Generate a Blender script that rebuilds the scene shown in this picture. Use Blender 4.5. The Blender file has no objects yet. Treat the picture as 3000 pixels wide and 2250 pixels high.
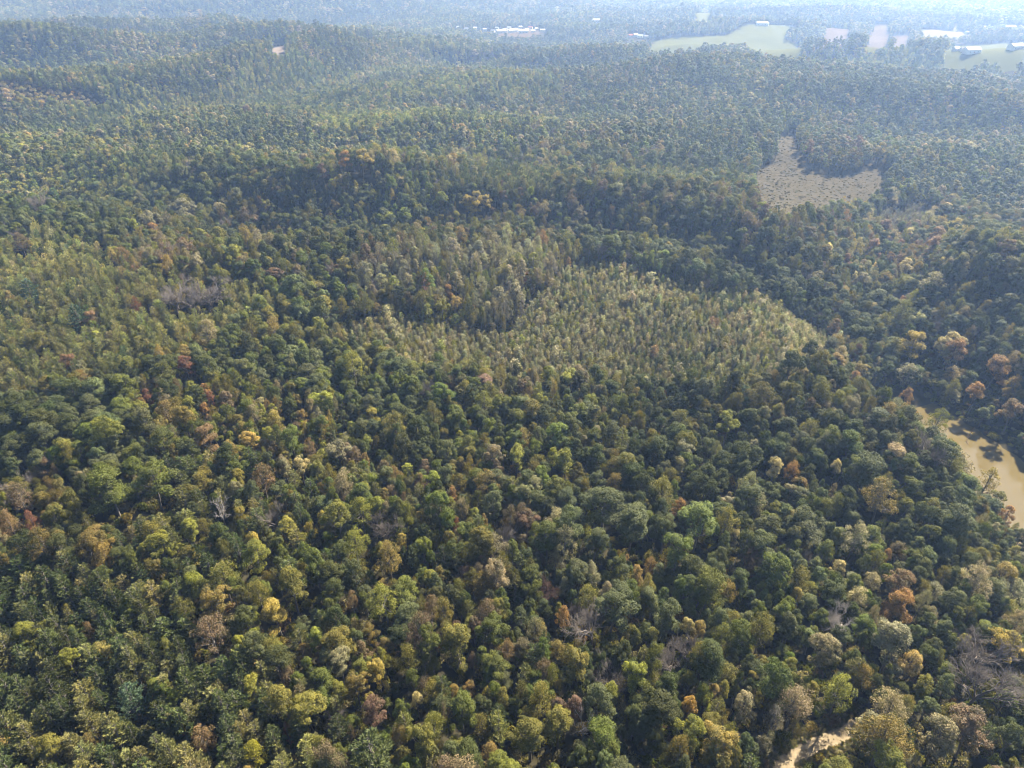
import bpy, math, random
import numpy as np
from mathutils import Vector

# ------------------------------------------------------------------ camera, sky, sun, exposure
PITCH, FPX, CAMZ = math.radians(31.9), 2001.0, 172.0       # drone: tilt below level, focal length in photo pixels (3000 wide), height
SUN_AZ, SUN_EL = math.radians(40), math.radians(43)        # sun ahead and to the right of the view
sc = bpy.context.scene
cam_d = bpy.data.cameras.new("camera"); cam = bpy.data.objects.new("camera", cam_d)
sc.collection.objects.link(cam); sc.camera = cam
cam.location = (0, 0, CAMZ); cam.rotation_euler = (math.pi/2 - PITCH, 0, 0)
cam_d.sensor_width = 36.0; cam_d.lens = 36.0*FPX/3000.0
cam_d.clip_start = 1.0; cam_d.clip_end = 60000.0
world = bpy.data.worlds.new("World"); sc.world = world; world.use_nodes = True
wn = world.node_tree.nodes; wl = world.node_tree.links
sky = wn.new("ShaderNodeTexSky"); sky.sky_type = 'NISHITA'; sky.sun_disc = False
sky.sun_elevation = SUN_EL; sky.sun_rotation = SUN_AZ; sky.altitude = 300; sky.air_density = 1.0; sky.dust_density = 1.0; sky.ozone_density = 1.0
wn["Background"].inputs["Strength"].default_value = 0.05
wl.new(sky.outputs[0], wn["Background"].inputs["Color"])
sun_d = bpy.data.lights.new("sun", 'SUN'); sun_d.energy = 5.0; sun_d.angle = math.radians(0.53); sun_d.color = (1.0, 0.93, 0.81)
sun = bpy.data.objects.new("sun", sun_d); sc.collection.objects.link(sun)
SUNV = Vector((math.sin(SUN_AZ)*math.cos(SUN_EL), math.cos(SUN_AZ)*math.cos(SUN_EL), math.sin(SUN_EL)))
sun.rotation_euler = (-SUNV).to_track_quat('-Z', 'Y').to_euler(); sun.location = (200, 200, 400)
sc.view_settings.view_transform = 'Standard'; sc.view_settings.look = 'None'; sc.view_settings.gamma = 1.0
sc.view_settings.exposure = 2.18
HAZE_DENSITY, HAZE_COLOR, HAZE_G = 0.000166, (0.38, 0.58, 1.0), 0.42     # scatters blue most, absorbs nothing
sc.render.engine = 'CYCLES'
cy = sc.cycles
cy.max_bounces = 3; cy.diffuse_bounces = 2; cy.glossy_bounces = 1; cy.transmission_bounces = 2; cy.volume_bounces = 0; cy.transparent_max_bounces = 4
cy.use_adaptive_sampling = True; cy.filter_width = 1.05; cy.adaptive_threshold = 0.025; cy.use_denoising = True
cy.caustics_reflective = False; cy.caustics_refractive = False
try:
    cy.denoiser = 'OPENIMAGEDENOISE'; cy.denoising_input_passes = 'RGB_ALBEDO_NORMAL'; cy.denoising_prefilter = 'ACCURATE'
except Exception: pass

rng = np.random.default_rng(7)
COL = sc.collection

# ------------------------------------------------------------------ helpers
_T = np.random.default_rng(11).random((256, 256))
def vnoise(x, y):
    xi = np.floor(x).astype(int); yi = np.floor(y).astype(int); fx = x-xi; fy = y-yi
    fx = fx*fx*(3-2*fx); fy = fy*fy*(3-2*fy)
    a = _T[xi & 255, yi & 255]; b = _T[(xi+1) & 255, yi & 255]; c = _T[xi & 255, (yi+1) & 255]; d = _T[(xi+1) & 255, (yi+1) & 255]
    return ((a*(1-fx)+b*fx)*(1-fy)+(c*(1-fx)+d*fx)*fy)*2-1
def smooth(e0, e1, v):
    t = np.clip((v-e0)/(e1-e0), 0, 1); return t*t*(3-2*t)
def seg_dist(x, y, pts):
    best = np.full(np.shape(x), 1e9); 
    for (x0, y0), (x1, y1) in zip(pts[:-1], pts[1:]):
        dx, dy = x1-x0, y1-y0; t = np.clip(((x-x0)*dx+(y-y0)*dy)/(dx*dx+dy*dy), 0, 1)
        best = np.minimum(best, np.hypot(x-x0-t*dx, y-y0-t*dy))
    return best
WATER_Z = -14.0
RIVER = [(172, 60), (190, 130), (206, 172), (210, 203), (205, 230), (198, 254), (190, 274)]
CREEK = [(190, 274), (190, 330), (214, 380), (250, 440), (300, 520)]
# broad swells: (x, y, height, rx, ry, turn in degrees)
BUMPS = [(-100, 330, -8, 60, 45, 30), (300, 330, 20, 75, 110, 20), (-700, 1420, -18, 600, 120, 5), (-900, 1750, 46, 420, 90, 12), (-1000, 2250, -16, 900, 130, 0), (-1250, 2750, 105, 700, 200, -8), (-450, 2900, 66, 420, 220, 12),
         (520, 1830, 26, 330, 170, 0), (620, 2250, 18, 500, 130, -6), (1100, 2950, 40, 1100, 300, 4), (0, 3800, 70, 2600, 320, 3), (-2200, 3400, 100, 900, 420, 10), (2300, 4300, 60, 1500, 500, 0), (-150, 190, 8, 70, 80, 0), (30, 150, 4, 60, 60, 0)]
# ridge crests: (points, height, breadth of the near flank, breadth of the far flank)
RIDGES = [([(-420, 400), (-330, 440), (-250, 420), (-195, 360)], 26, 105, 38), ([(-100, 395), (0, 405), (70, 385), (125, 340), (160, 295)], 15, 95, 30),
          ([(-60, 500), (60, 480), (150, 430), (215, 370)], 25, 32, 90), ([(-520, 640), (-380, 600), (-240, 560), (-130, 500)], 22, 38, 80),
          ([(-330, 760), (-120, 720), (20, 715), (110, 690)], 17, 60, 95), ([(-640, 860), (-480, 1000), (-330, 1220), (-200, 1420)], 52, 60, 150), ([(-140, 960), (80, 1040), (300, 1060), (620, 1000)], 24, 70, 130),
          ([(-1100, 1250), (-760, 1300), (-420, 1480)], 52, 70, 150), ([(150, 1300), (480, 1380), (900, 1200)], 34, 70, 150), ([(330, 930), (480, 900), (700, 760)], 24, 50, 90)]
def ridge(x, y, pts, hgt, wn, wf):
    best = np.full(np.shape(x), 1e9); side = np.zeros(np.shape(x)); r = np.hypot(x, y)
    for (x0, y0), (x1, y1) in zip(pts[:-1], pts[1:]):
        dx, dy = x1-x0, y1-y0; t = np.clip(((x-x0)*dx+(y-y0)*dy)/(dx*dx+dy*dy), 0, 1); cx, cy_ = x0+t*dx, y0+t*dy
        d = np.hypot(x-cx, y-cy_); k = d < best; best = np.where(k, d, best); side = np.where(k, r-np.hypot(cx, cy_), side)
    w = wn+(wf-wn)*smooth(-18, 18, side); return hgt*np.exp(-(best/w)**2)
def H(x, y):
    x = np.asarray(x, float); y = np.asarray(y, float)
    r = np.hypot(x, y); far = smooth(300, 1500, r)
    h = (5+16*far)*vnoise(x/430+7.3, y/330+2.1) + (4+9*far)*(1-2*np.abs(vnoise(x/300+31.7, y/210+17.4))) + (1.2+1.6*far)*vnoise(x/95, y/80)
    for bx, by, bh, rx, ry, tr in BUMPS:
        c, s = math.cos(math.radians(tr)), math.sin(math.radians(tr)); dx, dy = x-bx, y-by
        u, v = (dx*c+dy*s)/rx, (-dx*s+dy*c)/ry
        h = h + bh*np.exp(-(u*u+v*v))
    for q in RIDGES: h = h + ridge(x, y, *q)
    d = seg_dist(x, y, RIVER); k = smooth(21, 62, d)
    bed = WATER_Z-2.0+2.4*smooth(13, 20, d)
    h = bed*(1-k) + np.maximum(h, WATER_Z+1.0)*k
    d2 = seg_dist(x, y, CREEK); k2 = smooth(4, 60, d2); h = np.minimum(h, (WATER_Z+3+0.03*np.hypot(x-190, y-274))*(1-k2)+h*k2)
    return np.minimum(h, 145.0)
CP, SP = math.cos(PITCH), math.sin(PITCH)
_ts = np.geomspace(110, 9000, 900)
def G(px, py, off=0.0):
    """ground point seen at photo pixel (px, py); off = height of the canopy that hides the ground there"""
    a = (px-1500)/FPX; b = -(py-1125)/FPX
    d = np.array([a, CP+b*SP, -SP+b*CP])
    x, y, z = d[0]*_ts, d[1]*_ts, CAMZ+d[2]*_ts
    g = z-H(x, y)-off; i = int(np.argmax(g < 0)) if (g < 0).any() else len(g)-1
    if i > 0:
        w = g[i-1]/(g[i-1]-g[i]); t = _ts[i-1]+(_ts[i]-_ts[i-1])*w
    else: t = _ts[0]
    return float(d[0]*t), float(d[1]*t)
def project(x, y, z):
    dz = z-CAMZ; f = y*CP-dz*SP; u = y*SP+dz*CP
    return 1500+FPX*x/f, 1125-FPX*u/f, f
def inside(x, y, poly):
    r = np.zeros(np.shape(x), bool); n = len(poly); j = n-1
    for i in range(n):
        xi, yi = poly[i]; xj, yj = poly[j]
        if yi != yj: r ^= ((yi > y) != (yj > y)) & (x < (xj-xi)*(y-yi)/(yj-yi)+xi)
        j = i
    return r
def zone(pts, off=12.5):
    return [G(px, py, off) for px, py in pts]
def open_zone(pts, off=13.0):
    """an open patch: its near rim is cut off by tree tops, its far rim meets the ground"""
    m = sum(p[1] for p in pts)/len(pts)
    return [G(p[0], p[1], off if (p[2] if len(p) > 2 else p[1] > m) else 0.0) for p in pts]

def mesh_np(name, V, F, mats, mi=None, var=None, smooth_shade=False):
    """V (n,3); F list of arrays of faces (k,3) or (k,4)"""
    me = bpy.data.meshes.new(name); V = np.asarray(V, np.float32)
    F = [np.asarray(f, np.int32) for f in F if len(f)]
    me.vertices.add(len(V)); me.vertices.foreach_set("co", V.ravel())
    loops = np.concatenate([f.ravel() for f in F]); tot = np.concatenate([np.full(len(f), f.shape[1], np.int32) for f in F])
    st = np.concatenate([[0], np.cumsum(tot)[:-1]]).astype(np.int32)
    me.loops.add(len(loops)); me.loops.foreach_set("vertex_index", loops)
    me.polygons.add(len(tot)); me.polygons.foreach_set("loop_start", st)
    if mi is not None: me.polygons.foreach_set("material_index", np.asarray(mi, np.int32))
    if smooth_shade: me.polygons.foreach_set("use_smooth", np.ones(len(tot), bool))
    for m in mats: me.materials.append(m)
    me.update(calc_edges=True)
    if var is not None:
        a = me.attributes.new("leafvar", 'FLOAT', 'FACE'); a.data.foreach_set("value", np.asarray(var, np.float32))
    return me
def link(name, data, parent=None, loc=None):
    o = bpy.data.objects.new(name, data); COL.objects.link(o)
    if parent: o.parent = parent
    if loc is not None: o.location = loc
    return o
def tag(o, label=None, category=None, group=None, kind=None):
    if label: o["label"] = label
    if category: o["category"] = category
    if group: o["group"] = group
    if kind: o["kind"] = kind
    return o

# ------------------------------------------------------------------ materials
def new_mat(name):
    m = bpy.data.materials.new(name); m.use_nodes = True; return m, m.node_tree.nodes, m.node_tree.links, m.node_tree.nodes["Principled BSDF"]
def leaf_mat(name, transl=0.30, rough=0.62, spec=0.10, amp=0.55, green=True):
    m, n, l, p = new_mat(name)
    at = n.new("ShaderNodeAttribute"); at.attribute_type = 'INSTANCER'; at.attribute_name = "tint"
    lv = n.new("ShaderNodeAttribute"); lv.attribute_type = 'GEOMETRY'; lv.attribute_name = "leafvar"
    mr = n.new("ShaderNodeValToRGB"); e = mr.color_ramp.elements
    e[0].color = (1-amp*.50, 1-amp*.46, 1-amp*.34, 1); e[1].color = (1+amp*.62, 1+amp*.50, 1+amp*.26, 1)
    l.new(lv.outputs["Fac"], mr.inputs[0])
    mul = n.new("ShaderNodeVectorMath"); mul.operation = 'MULTIPLY'
    gm = n.new("ShaderNodeMapRange"); gm.inputs[1].default_value = .18; gm.inputs[2].default_value = .42; gm.inputs[3].default_value = .5; gm.inputs[4].default_value = 0.0
    l.new(lv.outputs["Fac"], gm.inputs[0]); mg = n.new("ShaderNodeMix"); mg.data_type = 'VECTOR'; mg.inputs[5].default_value = (.10, .10, .028)      # sprays that are still green
    l.new(gm.outputs[0], mg.inputs[0]); l.new(at.outputs["Vector"], mg.inputs[4])
    l.new(mg.outputs[1] if green else at.outputs["Vector"], mul.inputs[0]); l.new(mr.outputs[0], mul.inputs[1])
    l.new(mul.outputs[0], p.inputs["Base Color"])
    p.inputs["Roughness"].default_value = rough; p.inputs["Specular IOR Level"].default_value = spec
    tr = n.new("ShaderNodeBsdfTranslucent"); mx = n.new("ShaderNodeMixShader"); mx.inputs[0].default_value = transl
    sc_ = n.new("ShaderNodeVectorMath"); sc_.operation = 'MULTIPLY'; sc_.inputs[1].default_value = (1.25, 1.35, 0.7)
    l.new(mul.outputs[0], sc_.inputs[0]); l.new(sc_.outputs[0], tr.inputs["Color"])
    l.new(p.outputs[0], mx.inputs[1]); l.new(tr.outputs[0], mx.inputs[2]); l.new(mx.outputs[0], n["Material Output"].inputs["Surface"])
    return m
def plain(name, col, rough=0.95, noise=None, scale=1.0, bump=0.0, spec=0.02, detail=6):
    m, n, l, p = new_mat(name); p.inputs["Roughness"].default_value = rough; p.inputs["Specular IOR Level"].default_value = spec
    if noise is None: p.inputs["Base Color"].default_value = (*col, 1)
    else:
        tc = n.new("ShaderNodeTexCoord"); nz = n.new("ShaderNodeTexNoise"); nz.inputs["Scale"].default_value = scale; nz.inputs["Detail"].default_value = detail; nz.inputs["Roughness"].default_value = 0.65
        l.new(tc.outputs["Object"], nz.inputs["Vector"])
        cr = n.new("ShaderNodeValToRGB"); cr.color_ramp.elements[0].position = 0.32; cr.color_ramp.elements[1].position = 0.68
        cr.color_ramp.elements[0].color = (*col, 1); cr.color_ramp.elements[1].color = (*noise, 1)
        l.new(nz.outputs["Fac"], cr.inputs[0]); l.new(cr.outputs[0], p.inputs["Base Color"])
        if bump:
            b = n.new("ShaderNodeBump"); b.inputs["Strength"].default_value = bump; b.inputs["Distance"].default_value = 0.3
            l.new(nz.outputs["Fac"], b.inputs["Height"]); l.new(b.outputs[0], p.inputs["Normal"])
    return m
M = {}
M['leaf'] = leaf_mat("broad_leaf"); M['needle'] = leaf_mat("pine_needle", transl=0.22, rough=0.6, spec=0.12, amp=0.6, green=False)
M['bark'] = plain("bark", (0.10, 0.085, 0.07), noise=(0.20, 0.18, 0.155), scale=1.3)
M['twig'] = leaf_mat("bare_twig", transl=0.0, rough=0.9, spec=0.1, amp=0.5, green=False)
M['floor'] = plain("forest_floor", (0.022, 0.020, 0.011), noise=(0.050, 0.042, 0.022), scale=0.25, bump=0.4)
M['grass'] = plain("field_grass", (0.056, 0.058, 0.010), noise=(0.074, 0.075, 0.015), scale=0.02)
M['hay'] = plain("dry_field", (0.062, 0.042, 0.026), noise=(0.085, 0.060, 0.038), scale=0.03)
M['straw'] = plain("dry_grass", (0.085, 0.072, 0.030), noise=(0.14, 0.115, 0.055), scale=0.6)
M['slash'] = plain("cut_over_ground", (0.036, 0.031, 0.015), noise=(0.070, 0.056, 0.033), scale=0.22, bump=0.6)
M['dirt'] = plain("track_dirt", (0.15, 0.115, 0.068), noise=(0.23, 0.18, 0.11), scale=0.9, bump=0.3)
M['gravel'] = plain("pale_gravel", (0.11, 0.09, 0.075), noise=(0.15, 0.12, 0.10), scale=0.05)
M['white'] = plain("white_siding", (0.48, 0.48, 0.47), noise=(0.56, 0.56, 0.55), scale=0.8)
M['cream'] = plain("cream_siding", (0.62, 0.56, 0.44), noise=(0.70, 0.64, 0.52), scale=0.8)
M['roof_grey'] = plain("grey_shingle", (0.16, 0.16, 0.17), noise=(0.24, 0.24, 0.25), scale=1.5)
M['roof_pale'] = plain("pale_metal_roof", (0.30, 0.31, 0.33), noise=(0.38, 0.39, 0.41), scale=0.5, rough=0.6, spec=0.2)
M['roof_red'] = plain("rust_roof", (0.26, 0.10, 0.07), noise=(0.34, 0.15, 0.10), scale=0.8)
M['glass'] = plain("dark_glass", (0.02, 0.025, 0.03), rough=0.1, spec=0.6)
def water_mat():
    m, n, l, p = new_mat("muddy_water"); p.inputs["Roughness"].default_value = 0.06; p.inputs["IOR"].default_value = 1.33
    tc = n.new("ShaderNodeTexCoord"); a = n.new("ShaderNodeTexNoise"); a.inputs["Scale"].default_value = 0.05; a.inputs["Detail"].default_value = 4
    l.new(tc.outputs["Object"], a.inputs["Vector"])
    cr = n.new("ShaderNodeValToRGB"); cr.color_ramp.elements[0].color = (0.080, 0.060, 0.022, 1); cr.color_ramp.elements[1].color = (0.115, 0.088, 0.036, 1)
    l.new(a.outputs["Fac"], cr.inputs[0]); l.new(cr.outputs[0], p.inputs["Base Color"])
    w = n.new("ShaderNodeTexNoise"); w.inputs["Scale"].default_value = 0.9; w.inputs["Detail"].default_value = 3
    mk = n.new("ShaderNodeTexNoise"); mk.inputs["Scale"].default_value = 0.06; mk.inputs["Detail"].default_value = 3
    mr = n.new("ShaderNodeMapRange"); mr.inputs[1].default_value = 0.5; mr.inputs[2].default_value = 0.72; mr.inputs[3].default_value = 0.03; mr.inputs[4].default_value = 0.5
    l.new(tc.outputs["Object"], w.inputs["Vector"]); l.new(tc.outputs["Object"], mk.inputs["Vector"]); l.new(mk.outputs["Fac"], mr.inputs[0])
    b = n.new("ShaderNodeBump"); b.inputs["Distance"].default_value = 0.25; l.new(mr.outputs[0], b.inputs["Strength"]); l.new(w.outputs["Fac"], b.inputs["Height"]); l.new(b.outputs[0], p.inputs["Normal"])
    return m
M['water'] = water_mat(); M['drift'] = plain('driftwood', (0.16, 0.10, 0.06), noise=(0.24, 0.16, 0.10), scale=2.0)

# ------------------------------------------------------------------ the ground
def terrain():
    ang = np.concatenate([np.radians(np.arange(-62, 62.01, 0.25)), np.radians(np.arange(65, 298, 3.0))])
    rad = np.concatenate([np.linspace(0, 60, 9)[1:], np.geomspace(66, 13000, 330)])
    A, R = np.meshgrid(ang, rad, indexing='ij'); X, Y = R*np.sin(A), R*np.cos(A)
    Z = H(X, Y); na, nr = A.shape
    V = np.stack([X, Y, Z], -1).reshape(-1, 3)
    V = np.vstack([V, [[0, 0, float(H(0, 0))]]]); c = len(V)-1
    i, j = np.meshgrid(np.arange(na), np.arange(nr-1), indexing='ij'); i2 = (i+1) % na
    Q = np.stack([i*nr+j, i*nr+j+1, i2*nr+j+1, i2*nr+j], -1).reshape(-1, 4)[:, ::-1]
    ii = np.arange(na); T = np.stack([ii*nr, ((ii+1) % na)*nr, np.full(na, c)], -1)[:, ::-1]
    o = link("ground", mesh_np("ground", V, [Q, T], [M['floor']], smooth_shade=True))
    tag(o, kind="structure", label="leaf-littered forest floor under the trees"); return o, float(Z.min())
ground, GMIN = terrain()

def drape(name, poly, mat, step, lift, label):
    P = np.array(poly); x0, y0 = P.min(0); x1, y1 = P.max(0)
    xs = np.arange(x0-step, x1+2*step, step); ys = np.arange(y0-step, y1+2*step, step)
    X, Y = np.meshgrid(xs, ys, indexing='ij')
    nx, ny = X.shape; i, j = np.meshgrid(np.arange(nx-1), np.arange(ny-1), indexing='ij')
    w = step*0.6; ok = inside(X[:-1, :-1]+step/2+w*vnoise(X[:-1, :-1]/step*.7, Y[:-1, :-1]/step*.7), Y[:-1, :-1]+step/2, poly)
    Q = np.stack([i*ny+j, (i+1)*ny+j, (i+1)*ny+j+1, i*ny+j+1], -1)[ok]
    if len(Q) == 0: return None
    X = X+step*0.35*vnoise(X*.9, Y*1.1); Z = H(X, Y)+lift
    V = np.stack([X, Y, Z], -1).reshape(-1, 3); u, inv = np.unique(Q.ravel(), return_inverse=True)
    o = link(name, mesh_np(name, V[u], [inv.reshape(-1, 4)], [mat], smooth_shade=True)); tag(o, kind="structure", label=label); return o

# open patches (photo pixel outlines, unprojected on the terrain)
CLEAR = open_zone([(2221, 502), (2272, 468, 0), (2278, 400, 0), (2335, 396, 0), (2335, 455, 0), (2357, 468, 0), (2375, 500), (2452, 515, 0), (2515, 511, 0), (2533, 480), (2578, 486), (2606, 512, 0), (2595, 545), (2470, 572), (2420, 585), (2300, 605), (2235, 575), (2205, 520, 1)], 16)
drape("cut_over_clearing", CLEAR, M['slash'], 4.0, 0.12, "tan cut-over clearing wrapped round a clump of standing trees")
FIELDS = []
for pts, mat, name, lab in [
    ([(1906, 122, 0), (1979, 108, 0), (2125, 104, 0), (2160, 88, 0), (2196, 71, 0), (2310, 75, 0), (2340, 84, 0), (2332, 100, 0), (2300, 106, 0), (2298, 117, 0), (2340, 133, 0), (2355, 146, 0), (2310, 156, 1), (2250, 142, 1), (2201, 128, 1), (2125, 118, 1), (2044, 130, 1), (1900, 134, 1)], 'grass', "green_field", "large pale green field on the far ridge, bent round dark woods"),
    ([(2022, 53), (2039, 41), (2090, 39), (2077, 50)], 'grass', "green_field", "small green field high behind the dark wooded knoll"),
    ([(2765, 150, 0), (2798, 133, 0), (3030, 138, 0), (3030, 172, 1), (2863, 170, 1), (2770, 166, 1)], 'grass', "green_field", "green pasture with white farm buildings near the photo's right edge"),
    ([(2418, 90), (2435, 81), (2489, 87), (2492, 100), (2418, 100)], 'hay', "dry_field", "brown field just beyond the large green field"),
    ([(2543, 103), (2608, 100), (2608, 127), (2554, 122)], 'hay', "dry_field", "middle one of the brown fields along the far road"),
    ([(2614, 103), (2665, 104), (2665, 118), (2616, 122)], 'hay', "dry_field", "brown field to the right of the middle one by the road"),
    ([(2557, 72), (2603, 72), (2606, 82), (2560, 80)], 'hay', "dry_field", "small brown field farthest off, above the other brown fields"),
    ([(2690, 91), (2825, 89), (2831, 98), (2711, 100)], 'straw', "dry_field", "long pale straw-coloured field beside the far white buildings"),
    ([(2456, 113), (2530, 117), (2590, 132), (2540, 138), (2500, 124)], 'grass', "green_field", "narrow green strip below the brown fields"),
    ([(777, 131), (857, 126), (835, 138), (800, 138)], 'gravel', "gravel_yard", "bare pale yard cut into the woods below the far-left hill"),
    ([(1452, 97), (1480, 84), (1575, 84), (1580, 98)], 'hay', "town_lot", "pale lots between the houses of the far town"),
    ([(2795, 70), (2806, 70), (2822, 84), (2812, 86)], 'gravel', "gravel_road", "pale road slanting down towards the long straw field"),
]:
    P = open_zone(pts, 20); FIELDS.append(P); drape(name, P, M[mat], 12.0 if 'field' in name else 7.0, 0.6, lab)
GAPS = [zone(p, 10) for p in [[(1480, 392), (1510, 382), (1560, 380), (1560, 392), (1500, 398)], [(470, 466), (520, 452), (600, 448), (600, 462), (520, 470)], [(925, 925), (960, 915), (990, 922), (960, 932)]]]
for p in GAPS: drape("grassy_gap", p, M['straw'], 2.0, 0.1, "small straw-coloured gap between the trees")

# river
def ribbon(name, pts, w, z, mat, n=60):
    P = np.array(pts, float); seg = np.r_[0, np.cumsum(np.hypot(*np.diff(P, axis=0).T))]; s = np.linspace(0, seg[-1], n)
    X = np.interp(s, seg, P[:, 0]); Y = np.interp(s, seg, P[:, 1]); k = np.ones(5)/5
    if n > 20:
        X[2:-2] = np.convolve(X, k, 'valid'); Y[2:-2] = np.convolve(Y, k, 'valid')
    tx, ty = np.gradient(X), np.gradient(Y); L = np.hypot(tx, ty); nx, ny = ty/L, -tx/L
    W = np.interp(s, seg, w) if np.ndim(w) else np.full(n, w)
    cols = 9; u = np.linspace(-1, 1, cols)
    XX = X[:, None]+nx[:, None]*W[:, None]*u; YY = Y[:, None]+ny[:, None]*W[:, None]*u
    ZZ = np.full_like(XX, z) if np.isscalar(z) else z(XX, YY, u)
    i, j = np.meshgrid(np.arange(n-1), np.arange(cols-1), indexing='ij')
    Q = np.stack([i*cols+j, i*cols+j+1, (i+1)*cols+j+1, (i+1)*cols+j], -1).reshape(-1, 4)
    return link(name, mesh_np(name, np.stack([XX, YY, ZZ], -1).reshape(-1, 3), [Q], [mat], smooth_shade=True))
tag(ribbon("river", RIVER, 30.0, WATER_Z, M['water']), kind="structure", label="muddy tan river with sun glints at the photo's right edge")

# dirt track
TRACK = [G(2240, 2330), G(2290, 2248), G(2330, 2215), G(2385, 2185), G(2440, 2165), G(2480, 2145), G(2510, 2115)]
LOT = [G(px, py) for px, py in [(1830, 2252), (1870, 2235), (1925, 2238), (1935, 2300), (1810, 2300)]]
tag(ribbon("dirt_track", TRACK, 1.95, lambda x, y, u: H(x, y)+0.15+0.06*np.cos(u*math.pi*2), M['dirt'], 80), kind="structure", label="pale dirt track with wheel ruts between the nearest trees")
drape("grassy_clearing", LOT, M['straw'], 1.0, 0.1, "scrap of straw-coloured open grass at the bottom edge")
VERGE = ribbon("track_verge", TRACK, 3.8, lambda x, y, u: H(x, y)+0.06, M['straw'], 80); tag(VERGE, kind="structure", label="dry grass verge along the dirt track")

# houses far off: spots first, so that the trees leave room for them
_hr = random.Random(3)
def house_row(pix, kinds): return [(*G(px, py, 2.0), k, _hr.uniform(-.5, .5)) for (px, py), k in zip(pix, kinds)]
HOUSES = [(house_row([(1316, 85), (1343, 82), (1366, 86), (1392, 84), (1420, 88), (1444, 92), (1456, 84), (1468, 95), (1480, 88), (1492, 83), (1502, 93), (1514, 87), (1524, 81), (1534, 95), (1544, 88), (1554, 82), (1562, 93), (1572, 86), (1590, 90)], [2, 1, 0, 2, 2, 0, 2, 4, 1, 2, 4, 0, 2, 4, 2, 3, 2, 2, 1]), "in the far town", "houses of the far town"),
          (house_row([(1848, 106), (1862, 104), (1876, 107), (1892, 109)], [3, 2, 1, 0]), "left of the large green field", "houses left of the large field"),
          (house_row([(1746, 63)], [4]), "alone in the far woods", None), (house_row([(2232, 72), (2246, 72)], [4, 2]), "at the top of the large green field", "buildings on the large field"),
          (house_row([(2800, 146), (2824, 147), (2846, 152), (2975, 141)], [2, 0, 4, 4]), "on the far-right pasture", "farm buildings on the pasture"),
          (house_row([(2504, 113), (2832, 97), (2884, 85), (2900, 87), (2958, 83), (2976, 85), (2994, 87)], [2, 0, 4, 2, 4, 1, 4]), "by the far road", "buildings along the far road")]
ALLH = [h for g in HOUSES for h in g[0]]

# ------------------------------------------------------------------ tree shapes
def tube(pts, rad, n):
    pts = np.asarray(pts, float); m = len(pts); V = []; 
    for i in range(m):
        t = pts[min(i+1, m-1)]-pts[max(i-1, 0)]; t = t/(np.linalg.norm(t)+1e-9)
        a = np.cross(t, [0, 0, 1.0] if abs(t[2]) < 0.9 else [1.0, 0, 0]); a /= np.linalg.norm(a); b = np.cross(t, a)
        th = np.arange(n)*2*math.pi/n
        V.append(pts[i]+rad[i]*(np.cos(th)[:, None]*a+np.sin(th)[:, None]*b))
    V = np.vstack(V); F = [[i*n+k, i*n+(k+1) % n, (i+1)*n+(k+1) % n, (i+1)*n+k] for i in range(m-1) for k in range(n)]
    return V, np.array(F)
class Acc:
    def __init__(s): s.V = []; s.F = []; s.n = 0; s.var = []
    def add(s, V, F, var=0.5):
        s.V.append(V); s.F.append(np.asarray(F)+s.n); s.n += len(V); s.var.append(np.broadcast_to(np.asarray(var, float), (len(F),)))
    def get(s): return np.vstack(s.V), np.vstack(s.F), np.concatenate(s.var)
def unit(v): return v/(np.linalg.norm(v, axis=-1, keepdims=True)+1e-9)
def leaves(acc, P, N, size, r, var, wide=0.62):
    n = len(P); R = unit(r.normal(size=(n, 3))); t = unit(np.cross(N, R)); b = np.cross(N, t)
    s = (size*(0.65+0.7*r.random(n)))[:, None]
    V = np.stack([P-t*s*.55, P+b*s*.5*wide-N*s*.08, P+t*s*.55-N*s*.12, P-b*s*.5*wide-N*s*.08], 1).reshape(-1, 3)
    acc.add(V, np.arange(n*4).reshape(n, 4), var)
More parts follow.
